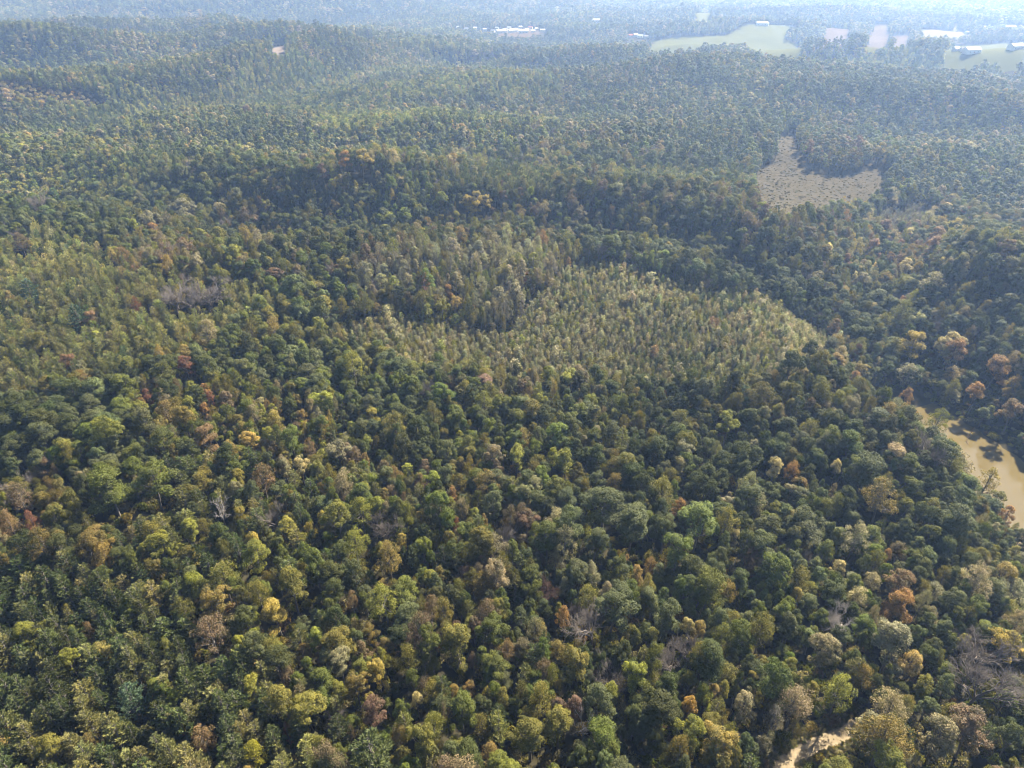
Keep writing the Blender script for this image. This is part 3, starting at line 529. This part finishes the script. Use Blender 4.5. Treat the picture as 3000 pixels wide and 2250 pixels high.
# trees that stand out in the photograph: (pixel x, pixel y of the crown, crown width in pixels, colour, shape)
F_TREES = [
 (88,1520,36,'RD','airy'),(768,1405,62,'RU','airy'),(610,1283,62,'RU','oak'),(881,1366,50,'CR','oak'),(741,1581,48,'YE','oak'),(746,1622,66,'YG','oak'),(554,1549,54,'YG','oak'),(642,1482,40,'BW','snag'),(805,1500,46,'MV','bare'),
 (452,1436,104,'MG','oak'),(330,1460,104,'MG','oak'),(600,1143,34,'OR','oak'),(615,1160,28,'RD','oak'),(425,1150,26,'RD','oak'),(597,1192,30,'OR','oak'),(579,1162,48,'DG','ovoid'),(846,1197,50,'DG','oak'),(904,1305,36,'RU','airy'),
 (27,1536,52,'RU','airy'),(60,1463,56,'BR','airy'),(1325,1434,30,'OR','ovoid'),(1337,1520,24,'RD','airy'),(1515,1346,68,'YG','oak'),(1660,1360,72,'YG','oak'),(1445,1477,64,'BG','ovoid'),(1685,1450,44,'DG','ovoid'),
 (1800,1414,50,'OC','airy'),(1992,1477,38,'OR','ovoid'),(1951,1147,20,'OR','oak'),(1768,1504,128,'BG','oak'),(1850,1556,118,'BG','oak'),(1740,1600,80,'BG','oak'),(2040,1560,124,'GR','oak'),(1985,1620,96,'GR','oak'),(2158,1350,140,'DG','oak'),(2068,1409,128,'DG','oak'),
 (1127,1531,56,'MV','bare'),(1466,1572,50,'MV','bare'),(1500,1600,44,'MG','ovoid'),(1174,1572,30,'YE','ovoid'),(1060,1500,70,'YG','airy'),(1040,1590,70,'YG','airy'),(1140,1640,80,'OC','airy'),(2129,1251,66,'YG','oak'),(2271,1369,52,'CR','oak'),(2321,1378,44,'OR','airy'),
 (2662,1228,42,'OR','oak'),(2662,1156,34,'OR','oak'),(2452,1364,34,'CR','oak'),(2574,1482,92,'OC','airy'),(2601,1617,26,'OR','oak'),(2154,1565,38,'CR','oak'),(2461,1658,38,'CR','ovoid'),(2194,1635,50,'BR','bare'),
 (2954,1504,36,'OR','ovoid'),(2893,1405,48,'YE','airy'),(2854,1161,50,'OR','oak'),(2963,1217,60,'RU','oak'),(2678,1021,62,'YE','oak'),(2782,1012,86,'CR','oak'),(2790,1040,60,'OR','oak'),(2913,1093,60,'OR','oak'),(2506,1107,34,'OR','oak'),(2447,953,30,'RU','ovoid'),(2651,795,44,'CR','oak'),(2945,732,40,'RU','oak'),
 (809,1798,72,'YE','oak'),(633,1780,88,'OC','oak'),(859,1735,98,'OL','oak'),(592,2156,58,'RU','airy'),(746,2196,58,'YY','airy'),(253,1839,32,'RU','airy'),(199,1925,48,'YG','oak'),(836,2128,28,'RD','airy'),(380,2043,66,'PB','pine'),(620,1870,90,'BR','airy'),
 (1653,1794,46,'OR','airy'),(1486,1900,48,'RU','airy'),(1637,1993,28,'YE','oak'),(1108,1966,62,'YE','oak'),(1221,2038,38,'CR','oak'),(1086,2043,38,'YE','oak'),(1086,2079,62,'MR','oak'),(1045,2006,68,'OC','oak'),(1687,2061,48,'MR','ovoid'),
 (1746,2047,84,'BG','ovoid'),(1791,2025,54,'YG','oak'),(1714,2106,44,'BW','snag'),(1741,1821,86,'MV','bare'),(1795,1790,118,'BG','oak'),(1958,1803,82,'BG','oak'),(1610,1717,46,'MR','bare'),(1353,2079,88,'MG','oak'),(1556,2160,96,'OL','oak'),(1637,2124,92,'OL','oak'),
 (1787,1970,64,'MV','bare'),(1976,1916,64,'MV','bare'),(1384,1920,28,'MR','airy'),(1086,2219,120,'PN','pine'),(1411,1911,40,'MG','ovoid'),(1206,1984,48,'MG','oak'),(1130,1770,86,'YG','airy'),(1030,1745,34,'RU','airy'),(1340,1900,100,'OL','oak'),(1480,1760,40,'MG','ovoid'),(1525,1790,40,'BG','ovoid'),
 (2633,1771,72,'OR','oak'),(2633,1726,78,'RU','oak'),(2463,1803,58,'BW','bare'),(2676,1941,58,'GO','oak'),(2020,2065,52,'OG','oak'),(2016,1830,42,'CR','oak'),(2050,1835,42,'OC','ovoid'),(2945,1912,78,'YE','oak'),(2872,2011,92,'MV','bare'),(2886,1916,84,'MV','bare'),
 (2750,2160,92,'TN','oak'),(2456,2033,82,'YG','airy'),(2407,1916,90,'TN','oak'),(2612,1902,100,'SG','oak'),(2583,2183,112,'OC','airy'),(2583,2240,90,'YG','oak'),(2131,1731,54,'OC','airy'),(2271,2097,48,'MV','wisp'),(2181,2056,58,'TN','ovoid'),(2014,1880,50,'MV','bare'),(2230,1850,80,'OL','airy'),(2840,2150,100,'BR','oak'),(2560,2135,64,'SG','ovoid'),
 (1393,596,84,'YE','oak'),(1316,849,30,'OR','oak'),(1334,885,34,'GO','oak'),(1280,880,30,'OC','oak'),(1250,910,36,'YG','oak'),(1545,811,24,'RD','airy'),(515,872,62,'MV','bare'),(606,867,64,'MV','bare'),(560,880,50,'MV','bare'),(452,675,30,'OR','oak'),(400,890,28,'RD','airy'),(545,1080,50,'RD','oak'),(538,619,78,'SG','oak'),(438,641,58,'SG','oak'),(947,502,32,'MR','oak'),(321,441,18,'OR','oak'),
 (1060,480,50,'YE','oak'),(1010,470,36,'OR','oak'),(2597,535,34,'DG','oak'),(720,330,24,'RU','oak'),(2480,640,30,'OR','airy'),(1590,700,34,'OR','airy'),
 (2741,1242,54,'YG','airy'),(361,754,38,'RU','airy'),(393,778,32,'OC','airy'),(60,715,36,'BR','airy'),(230,930,46,'PB','pine'),(90,860,44,'PB','pine'),(120,1005,44,'OL','oak'),(215,800,36,'OL','airy'),
]
PAL.update(GR=(.100, .125, .026), YY=(.30, .27, .025), PB=(.075, .110, .062), MR=(.130, .070, .060), GO=(.42, .29, .10), OG=(.30, .17, .035))
MAXD = []
fx, fy, fd, fh, fv, ft, fk = [], [], [], [], [], [], []
KMAP = dict(oak=0, ovoid=0, airy=0, wisp=0, pine=1, bare=2, snag=2)
CLUSTER = {(1393, 596), (2782, 1012), (2158, 1350), (2068, 1409), (538, 619), (438, 641)}       # clumps of like trees
F_TREES = [(px, py, w*.56, c, q) if (px, py) in CLUSTER else (px, py, w, c, q) for px, py, w, c, q in F_TREES] + [(px+ox*w, py+oy*w, w*s_, c, q) for px, py, w, c, q in F_TREES if (px, py) in CLUSTER for ox, oy, s_ in ((-.30, .10, .5), (.33, .02, .46), (.05, .26, .48))]
for i, (px, py, w, c, shp) in enumerate(F_TREES):
    gx, gy = G(px, py, 10.5); d = math.sqrt(gx*gx+gy*gy+(CAMZ-11)**2); dd = w/FPX*d*1.05
    hh = min(23, 8.8+.98*dd) if shp not in ('snag',) else 15
    fx.append(gx); fy.append(gy); fd.append(dd); fh.append(hh); ft.append(tuple(np.array(PAL[c])*.8+.2*np.array((.12, .11, .03))) if c in ('OR', 'YE', 'RD', 'RU', 'GO', 'OG', 'YY', 'MR') else PAL[c]); fk.append(KMAP[shp]); fv.append(V[shp][i % len(V[shp])])
fx, fy, fd = np.array(fx), np.array(fy), np.array(fd)
near_k = np.ones(N, bool)
for a, b_, d in zip(fx, fy, fd):
    # the ground under the crown, and the strip just in front of it, stays free of other big crowns
    ddx, ddy = X-a, Y-b_; u = math.hypot(a, b_); fwd = -(ddx*a+ddy*b_)/u; lat = np.abs(ddx*b_-ddy*a)/u
    near_k &= ~(np.hypot(ddx, ddy) < .5*d+.22*dia)
    low = (fwd > 0) & (fwd < .5*d+6) & (lat < .40*d) & (hgt > 9) & ~FEAT; f_ = rng.uniform(7, 10.5, low.sum())/hgt[low]; hgt[low] *= f_; dia[low] = np.minimum(dia[low]*np.sqrt(f_), 5.2)
def sel(A): return A[near_k]
X, Y, ZN, dia, hgt, KIND, TINT, COLK, VI, FEAT, S0 = map(sel, (X, Y, ZN, dia, hgt, KIND, TINT, COLK, VI, FEAT, S0))
X = np.r_[X, fx]; Y = np.r_[Y, fy]; dia = np.r_[dia, fd]; hgt = np.r_[hgt, fh]; KIND = np.r_[KIND, fk]; TINT = np.vstack([TINT, ft]); VI = np.r_[VI, fv]; FEAT = np.r_[FEAT, np.ones(len(fx), bool)]
FID = np.r_[np.full(len(ZN), -1), np.arange(len(fx))]; COLK = np.r_[COLK, np.full(len(fx), -1)]; N = len(X); Z = H(X, Y)
PWD = np.array([p['w'] for p in PROTO]); PHT = np.array([p['h'] for p in PROTO])
ASP = np.exp(rng.normal(0, .10, N)); SXY = dia/PWD[VI]; SZ = hgt/PHT[VI]; ROT = rng.uniform(0, 6.283, N)

# which trees show largest: paint crowns front to back into a coarse buffer
PX, PY, PF = project(X, Y, Z+hgt*.68); RAD = FPX*dia*.5/PF
W2, H2 = 750, 563; buf = np.full((H2, W2), -1, int); order = np.argsort(PF)
cand = order[(PF[order] < 560) & (PX[order] > -60) & (PX[order] < 3060) & (PY[order] > -40) & (PY[order] < 2330)]
for i in cand:
    cx, cyy, rr = PX[i]/4, PY[i]/4, max(1.0, RAD[i]/4); x0, x1 = int(max(0, cx-rr)), int(min(W2, cx+rr+1)); y0, y1 = int(max(0, cyy-rr)), int(min(H2, cyy+rr*1.3+1))
    if x0 >= x1 or y0 >= y1: continue
    yy, xx = np.mgrid[y0:y1, x0:x1]; m = ((xx-cx)/rr)**2+(np.where(yy < cyy, (yy-cyy)/rr, (yy-cyy)/(rr*1.3)))**2 < 1
    b_ = buf[y0:y1, x0:x1]; b_[m & (b_ < 0)] = i
VIS = np.bincount(buf[buf >= 0].ravel(), minlength=N)
SINGLE = np.zeros(N, bool)
for k, lim in ((0, 300), (1, 300), (2, 300), (3, 300)):
    ids = np.where((KIND == k) & (VIS > (6 if k != 3 else 3)))[0]; ids = ids[np.argsort(-VIS[ids]-1e6*FEAT[ids])][:lim]; SINGLE[ids] = True

# ------------------------------------------------------------------ masses of trees that nobody could count
def scatter_tree_group():
    ng = bpy.data.node_groups.new("scatter_trees", 'GeometryNodeTree')
    ng.interface.new_socket("Geometry", in_out='INPUT', socket_type='NodeSocketGeometry'); ng.interface.new_socket("Geometry", in_out='OUTPUT', socket_type='NodeSocketGeometry')
    n, l = ng.nodes, ng.links; gi = n.new("NodeGroupInput"); go = n.new("NodeGroupOutput"); ip = n.new("GeometryNodeInstanceOnPoints"); ci = n.new("GeometryNodeCollectionInfo")
    ci.inputs["Collection"].default_value = pcol; ci.inputs["Separate Children"].default_value = True; ci.inputs["Reset Children"].default_value = True
    def attr(nm, t):
        a = n.new("GeometryNodeInputNamedAttribute"); a.data_type = t; a.inputs["Name"].default_value = nm; return [o for o in a.outputs if o.enabled and o.name == "Attribute"][0]
    l.new(gi.outputs[0], ip.inputs["Points"]); l.new(ci.outputs[0], ip.inputs["Instance"]); ip.inputs["Pick Instance"].default_value = True
    l.new(attr("shape_index", 'INT'), ip.inputs["Instance Index"]); l.new(attr("turn", 'FLOAT_VECTOR'), ip.inputs["Rotation"]); l.new(attr("size", 'FLOAT_VECTOR'), ip.inputs["Scale"])
    l.new(ip.outputs[0], go.inputs[0]); return ng
NG = scatter_tree_group()
def scatter(name, x, y, z, vi, rot, sxy, sz, tint, label):
    me = bpy.data.meshes.new(name); n = len(x); me.vertices.add(n); me.vertices.foreach_set("co", np.stack([x, y, z], -1).astype(np.float32).ravel())
    def at(nm, t, key, arr): a = me.attributes.new(nm, t, 'POINT'); a.data.foreach_set(key, np.ascontiguousarray(arr).ravel())
    at("shape_index", 'INT', "value", vi.astype(np.int32)); at("turn", 'FLOAT_VECTOR', "vector", np.stack([rng.normal(0, .045, n), rng.normal(0, .045, n), rot], -1).astype(np.float32))
    at("size", 'FLOAT_VECTOR', "vector", np.stack([sxy, sxy*np.exp(rng.normal(0, .12, n)), sz], -1).astype(np.float32)); at("tint", 'FLOAT_VECTOR', "vector", np.asarray(tint, np.float32))
    o = link(name, me); md = o.modifiers.new("scatter", 'NODES'); md.node_group = NG; tag(o, kind="stuff", label=label); return o
REST = ~SINGLE
for k, nm, lab in ((0, "broadleaf_forest", "unbroken broadleaf forest in early autumn colour over the hills"), (1, "pine_forest", "stands of olive-green pines mixed into the forest"), (2, "bare_trees_in_forest", "grey leafless trees scattered through the forest"), (3, "young_thicket", "dense thicket of slender young trees on the middle hill")):
    m = REST & (KIND == k)
    if m.any(): scatter(nm, X[m], Y[m], Z[m], VI[m], ROT[m], SXY[m], SZ[m], TINT[m], lab)
# understory
ux, uy = hexgrid(3.4, 0, 430, .45); k = in_view(ux, uy, 150) & (seg_dist(ux, uy, RIVER) > 19) & (seg_dist(ux, uy, TRACK) > 3.4); ux, uy = ux[k], uy[k]; nu = len(ux)
ucol = PARR[rng.choice(len(KEYS), nu, p=mixw(MG=.3, OL=.35, OC=.1, TN=.15, RU=.05, YG=.05))]*np.exp(rng.normal(0, .2, (nu, 1))); us = rng.uniform(.6, 1.5, nu)
scatter("undergrowth", ux, uy, H(ux, uy), np.array(V['shrub'])[rng.integers(0, 2, nu)], rng.uniform(0, 6.28, nu), us, us*rng.uniform(.8, 1.8, nu), ucol, "low shrubs and saplings under and between the trees")
# tufts of dry grass along the track
gx_ = rng.uniform(55, 110, 9000); gy_ = rng.uniform(70, 115, 9000); gd = seg_dist(gx_, gy_, TRACK); k = ((gd > 1.75) & (gd < 5.5)) | ((gd < .3) & (rng.random(9000) < .6)); gx_, gy_ = gx_[k], gy_[k]; ng_ = len(gx_)
gc = PARR[rng.choice(len(KEYS), ng_, p=mixw(TN=.45, OL=.35, MG=.1, OC=.1))]*np.exp(rng.normal(-.1, .25, (ng_, 1))); gs = rng.uniform(.12, .42, ng_)*np.where(gd[k] < .3, .35, 1)
scatter("dry_grass", gx_, gy_, H(gx_, gy_)+.1, np.array(V['shrub'])[rng.integers(0, 2, ng_)], rng.uniform(0, 6.28, ng_), gs, gs*rng.uniform(.6, 1.3, ng_), gc, "tufts of dry grass and weeds beside the dirt track")
# slash on the clearing
P = np.array(CLEAR); n = 11000; sx = rng.uniform(P[:, 0].min(), P[:, 0].max(), n); sy = rng.uniform(P[:, 1].min(), P[:, 1].max(), n); k = inside(sx, sy, CLEAR); sx, sy = sx[k], sy[k]; n = len(sx)
scol = PARR[rng.choice(len(KEYS), n, p=mixw(TN=.46, BR=.16, OC=.10, OL=.18, MG=.10))]*np.exp(rng.normal(-.95, .35, (n, 1))); ss = .16+.75*rng.random(n)**3
scatter("logging_slash", sx, sy, H(sx, sy), np.array(V['shrub'])[rng.integers(0, 2, n)], rng.uniform(0, 6.28, n), ss, ss*rng.uniform(.3, .8, n), scol, "brown brush and tree tops left lying on the cut-over clearing")

# ------------------------------------------------------------------ single trees
def plant(i, label, category, group=None):
    p = PROTO[VI[i]]; root = bpy.data.objects.new(p['kind'], None); COL.objects.link(root)
    root.location = (X[i], Y[i], Z[i]); root.rotation_euler = (0, 0, ROT[i]); root.scale = (SXY[i]*ASP[i], SXY[i]/ASP[i], SZ[i]); root.empty_display_size = .5
    tag(root, label, category, group)
    a = bpy.data.objects.new("trunk", p['trunk']); b = bpy.data.objects.new("crown", p['crown'])
    for o in (a, b): COL.objects.link(o); o.parent = root; o["tint"] = [float(v) for v in TINT[i]]
    return root
ANCHOR = {(88, 1520): 'bright red tree at the left edge', (881, 1366): 'cream tree well left of centre', (768, 1405): 'rust tree beside a cream one', (746, 1622): 'bright lime tree left of centre', (452, 1436): 'biggest green oak, left side',
 (610, 1283): 'rusty tree in the autumn patch', (1325, 1434): 'small orange tree near the centre', (1445, 1477): 'grey-green egg-shaped tree near centre', (1515, 1346): 'lime tree below the thicket', (1800, 1414): 'ochre tree beside the dark oaks',
 (1992, 1477): 'orange tree between the oaks', (1768, 1504): 'wide grey-green oak right of centre', (2040, 1560): 'brightest green oak right of centre', (2158, 1350): 'huge dark green oak, right half', (2271, 1369): 'cream tree beside an orange one',
 (2129, 1251): 'yellow-green tree above the dark oak', (2662, 1228): 'vivid orange tree by the river', (2574, 1482): 'wide ochre tree left of river', (2633, 1771): 'big orange tree, right side', (2463, 1803): 'white bare tree, right side',
 (2676, 1941): 'golden tree near lower right', (2945, 1912): 'yellow tree by the right edge', (2872, 2011): 'grey leafless tree, right edge', (2750, 2160): 'tan oak near bottom right', (2583, 2183): 'ochre tree right of track', (2456, 2033): 'yellow-green tree above the track',
 (2020, 2065): 'orange-gold tree left of track', (1714, 2106): 'white dead snag near bottom', (1687, 2061): 'maroon tree beside the snag', (1653, 1794): 'orange tree, lower middle', (1795, 1790): 'wide grey-green oak, lower middle', (1486, 1900): 'rust tree, lower middle',
 (1353, 2079): 'round green tree, bottom middle', (1086, 2079): 'maroon tree near the bottom', (1108, 1966): 'yellow tree above the maroon one', (1086, 2219): 'big pine at the bottom edge', (746, 2196): 'lemon-yellow tree at the bottom', (592, 2156): 'large rust tree among the pines',
 (633, 1780): 'ochre tree beside the pine stand', (809, 1798): 'gold tree beside the pine stand', (199, 1925): 'yellow-green tree among the pines', (253, 1839): 'small rust tree among the pines', (380, 2043): 'blue-green pine near lower left', (1393, 596): 'yellow tree far behind the thicket',
 (515, 872): 'grey leafless tree below pine hill', (400, 890): 'red tree on the pine hill', (545, 1080): 'dusty-red tree below pine hill', (361, 754): 'rust tree on the pine hill', (60, 715): 'brown tree atop the pine hill', (230, 930): 'blue-green pine on pine hill', (120, 1005): 'olive oak under the pine hill', (215, 800): 'olive tree on the pine hill', (1334, 885): 'gold tree beside the thicket', (2678, 1021): 'yellow tree above the river', (2782, 1012): 'cream-peach tree above the river', (2913, 1093): 'orange tree on the far bank'}
CW = dict(DG='dark green', BG='grey-green', MG='mid-green', OL='olive', YG='yellow-green', OC='ochre', TN='tan', BR='brown', RD='dusty red', OR='orange', YE='yellow', CR='cream', MV='grey', RU='rust', SG='sage', PN='green', PY='olive-green', BW='white', GR='bright green', YY='lemon', PB='blue-green', MR='maroon', GO='golden', OG='orange-gold')
SHAPE = {}
for nm, w in (('oak', 'domed'), ('ovoid', 'egg-shaped'), ('airy', 'airy'), ('wisp', 'thin'), ('oak_f', 'domed'), ('ovoid_f', 'egg-shaped'), ('pine', 'plumed'), ('pine_f', 'plumed'), ('bare', 'branching'), ('snag', 'stark'), ('young', 'slender'), ('shrub', 'low')):
    for v in V[nm]: SHAPE[v] = w
NOUN = ['broadleaf', 'pine', 'leafless tree', 'young tree']; GROUPS = ['broadleaf trees of the hillside forest', 'pine trees of the forest', 'leafless grey trees', 'young trees of the thicket']; CATS = ['broadleaf tree', 'pine tree', 'bare tree', 'young tree']
ORD = ['nearest', 'second', 'third', 'fourth', 'fifth', 'sixth', 'seventh', 'eighth', 'ninth', 'tenth', 'eleventh', 'twelfth', 'thirteenth', 'fourteenth', 'fifteenth', 'sixteenth']
DIRS = ['right of', 'down-right of', 'below', 'down-left of', 'left of', 'up-left of', 'above', 'up-right of']
ids = np.where(SINGLE)[0]; anchors = [(i, 'the '+ANCHOR[F_TREES[FID[i]][:2]]) for i in ids if FID[i] >= 0 and F_TREES[FID[i]][:2] in ANCHOR]
AX = np.array([PX[i] for i, _ in anchors]); AY = np.array([PY[i] for i, _ in anchors]); anchor_ids = {i for i, _ in anchors}
def colour_of(i): return CW[F_TREES[FID[i]][3]] if FID[i] >= 0 else CW[KEYS[COLK[i]]]
slots = {}
for i in ids:
    if i in anchor_ids or KIND[i] == 3: continue
    d = np.hypot(AX-PX[i], AY-PY[i]); a = int(np.argmin(d)); ang = math.degrees(math.atan2(PY[i]-AY[a], PX[i]-AX[a])) % 360; q = int(((ang+22.5) % 360)//45)
    slots.setdefault((a, q, KIND[i], colour_of(i), SHAPE[VI[i]]), []).append((d[a], i))
LABEL = {i: n[4:] for i, n in anchors}
for (a, q, k, c, shp), L in slots.items():
    for n, (_, i) in enumerate(sorted(L)): LABEL[i] = "%s %s %s, %s %s %s" % (c, shp, NOUN[k], ORD[min(n, 15)], DIRS[q], anchors[a][1])
for i in ids:
    k = KIND[i]; lab = LABEL.get(i) or "slender %s young tree in the %s of the middle hill's thicket" % (colour_of(i), "left third" if PX[i] < 1500 else ("middle third" if PX[i] < 2000 else "right third"))
    plant(i, lab, CATS[k], GROUPS[k])

# ------------------------------------------------------------------ houses, driftwood
def house_meshes(w, d, h, wall, roof):
    x, y, r = w/2, d/2, h+d*.30
    V_ = [(-x, -y, -2), (x, -y, -2), (x, y, -2), (-x, y, -2), (-x, -y, h), (x, -y, h), (x, y, h), (-x, y, h), (-x, 0, r), (x, 0, r)]
    wm = bpy.data.meshes.new("wall"); wm.from_pydata(V_, [], [(0, 1, 5, 4), (2, 3, 7, 6), (1, 2, 6, 9, 5), (3, 0, 4, 8, 7), (3, 2, 1, 0)]); wm.materials.append(wall)
    o = .45; z0 = h-.27; t = .25
    R_ = [(-x-o, -y-o, z0), (x+o, -y-o, z0), (x+o, 0, r+.02), (-x-o, 0, r+.02), (x+o, y+o, z0), (-x-o, y+o, z0)]; R_ = R_+[(a, b, c+t) for a, b, c in R_]
    rm = bpy.data.meshes.new("roof"); rm.from_pydata(R_, [], [(0, 3, 2, 1), (3, 5, 4, 2), (6, 7, 8, 9), (9, 8, 10, 11), (0, 1, 7, 6), (4, 5, 11, 10), (1, 2, 8, 7), (2, 4, 10, 8), (3, 0, 6, 9), (5, 3, 9, 11)]); rm.materials.append(roof)
    parts = [("wall", wm), ("roof", rm)]
    for k, fx_ in enumerate((-.3, .28)):
        cx = w*fx_; m = bpy.data.meshes.new("window"); m.from_pydata([(cx-.6, -y-.04, 1.0), (cx+.6, -y-.04, 1.0), (cx+.6, -y-.04, 2.3), (cx-.6, -y-.04, 2.3), (cx-.6, -y+.1, 1.0), (cx+.6, -y+.1, 1.0), (cx+.6, -y+.1, 2.3), (cx-.6, -y+.1, 2.3)], [], [(0, 1, 2, 3), (1, 5, 6, 2), (4, 0, 3, 7), (3, 2, 6, 7), (4, 5, 1, 0)]); m.materials.append(M['glass']); parts.append(("window", m))
    m = bpy.data.meshes.new("door"); m.from_pydata([(-.5, -y-.05, 0), (.5, -y-.05, 0), (.5, -y-.05, 2.1), (-.5, -y-.05, 2.1), (-.5, -y+.1, 0), (.5, -y+.1, 0), (.5, -y+.1, 2.1), (-.5, -y+.1, 2.1)], [], [(0, 1, 2, 3), (1, 5, 6, 2), (4, 0, 3, 7), (3, 2, 6, 7)]); m.materials.append(M['roof_red']); parts.append(("door", m))
    return parts
HM = [house_meshes(11, 8, 3.4, M['white'], M['roof_grey']), house_meshes(13, 8.5, 3.2, M['cream'], M['roof_pale']), house_meshes(10, 7.5, 3.6, M['white'], M['roof_pale']), house_meshes(12, 8, 3.3, M['white'], M['roof_red']), house_meshes(26, 12, 5.0, M['white'], M['roof_pale'])]
HLOOK = ['white house with a dark roof', 'cream house with a pale roof', 'white house with a pale roof', 'white house with a rust roof', 'long white shed with a pale roof']
NTH = ['first', 'second', 'third', 'fourth', 'fifth', 'sixth', 'seventh', 'eighth', 'ninth', 'tenth']
def put_houses(spots, place, group):
    cnt = {}
    for (hx, hy, k, rz) in spots:
        cnt[k] = cnt.get(k, 0)+1
    seen = {}
    for (hx, hy, k, rz) in spots:          # spots run left to right
        n = seen.get(k, 0); seen[k] = n+1
        lab = "%s %s" % (HLOOK[k], place) if cnt[k] == 1 else "%s, %s such from the left %s" % (HLOOK[k], NTH[min(n, 9)], place)
        root = bpy.data.objects.new("shed" if k == 4 else "house", None); COL.objects.link(root); root.location = (hx, hy, float(H(hx, hy))+.75); root.rotation_euler = (0, 0, rz)
        tag(root, lab, "shed" if k == 4 else "house", group)
        for nm, me in HM[k]: link(nm, me, root)
for spots, place, group in HOUSES: put_houses(spots, place, group)
def driftwood():
    gx, gy = G(2828, 1300); r = np.random.default_rng(5); b = math.atan2(gy, gx)
    root = bpy.data.objects.new("driftwood_snag", None); COL.objects.link(root); root.location = (gx, gy, WATER_Z)
    tag(root, "brown driftwood branch sticking out of the muddy river", "driftwood")
    for nm, pts, rad in (("stem", [(0, 0, -.8), (.6, .5, 1.6), (1.8, 1.5, 4.0), (3.2, 2.6, 5.6)], [.22, .18, .12, .05]), ("branch", [(.6, .5, 1.6), (.2, 1.4, 2.7), (.1, 2.0, 3.4)], [.1, .07, .03]), ("fallen_limb", [(-.4, -.3, .05), (-1.2, -2.2, .3), (-1.4, -3.6, .12)], [.13, .1, .05])):
        v, f = tube(pts, rad, 6); link(nm, mesh_np(nm, v, [f], [M['drift']]), root)
driftwood()

# ------------------------------------------------------------------ haze
def haze():
    lo, hi, s = GMIN-1.0, CAMZ+12.0, 13600.0
    V_ = [(x, y, z) for z in (lo, hi) for x, y in ((-s, -s), (s, -s), (s, s), (-s, s))]
    F_ = [(3, 2, 1, 0), (4, 5, 6, 7), (0, 1, 5, 4), (1, 2, 6, 5), (2, 3, 7, 6), (3, 0, 4, 7)]
    m = bpy.data.materials.new("haze_air"); m.use_nodes = True; n, l = m.node_tree.nodes, m.node_tree.links; n.remove(n["Principled BSDF"])
    v = n.new("ShaderNodeVolumePrincipled"); v.inputs["Color"].default_value = (*HAZE_COLOR, 1); v.inputs["Density"].default_value = HAZE_DENSITY; v.inputs["Anisotropy"].default_value = HAZE_G; v.inputs["Absorption Color"].default_value = (1, 1, 1, 1)
    l.new(v.outputs[0], n["Material Output"].inputs["Volume"])
    me = bpy.data.meshes.new("haze"); me.from_pydata(V_, [], F_); me.materials.append(m)
    tag(link("haze", me), kind="stuff", label="blue autumn haze thickening with distance")
haze()
print("TREES", N, "single", SINGLE.sum(), [int((SINGLE & (KIND == k)).sum()) for k in range(4)], "ground", GMIN, "max", float((Z+hgt).max()))
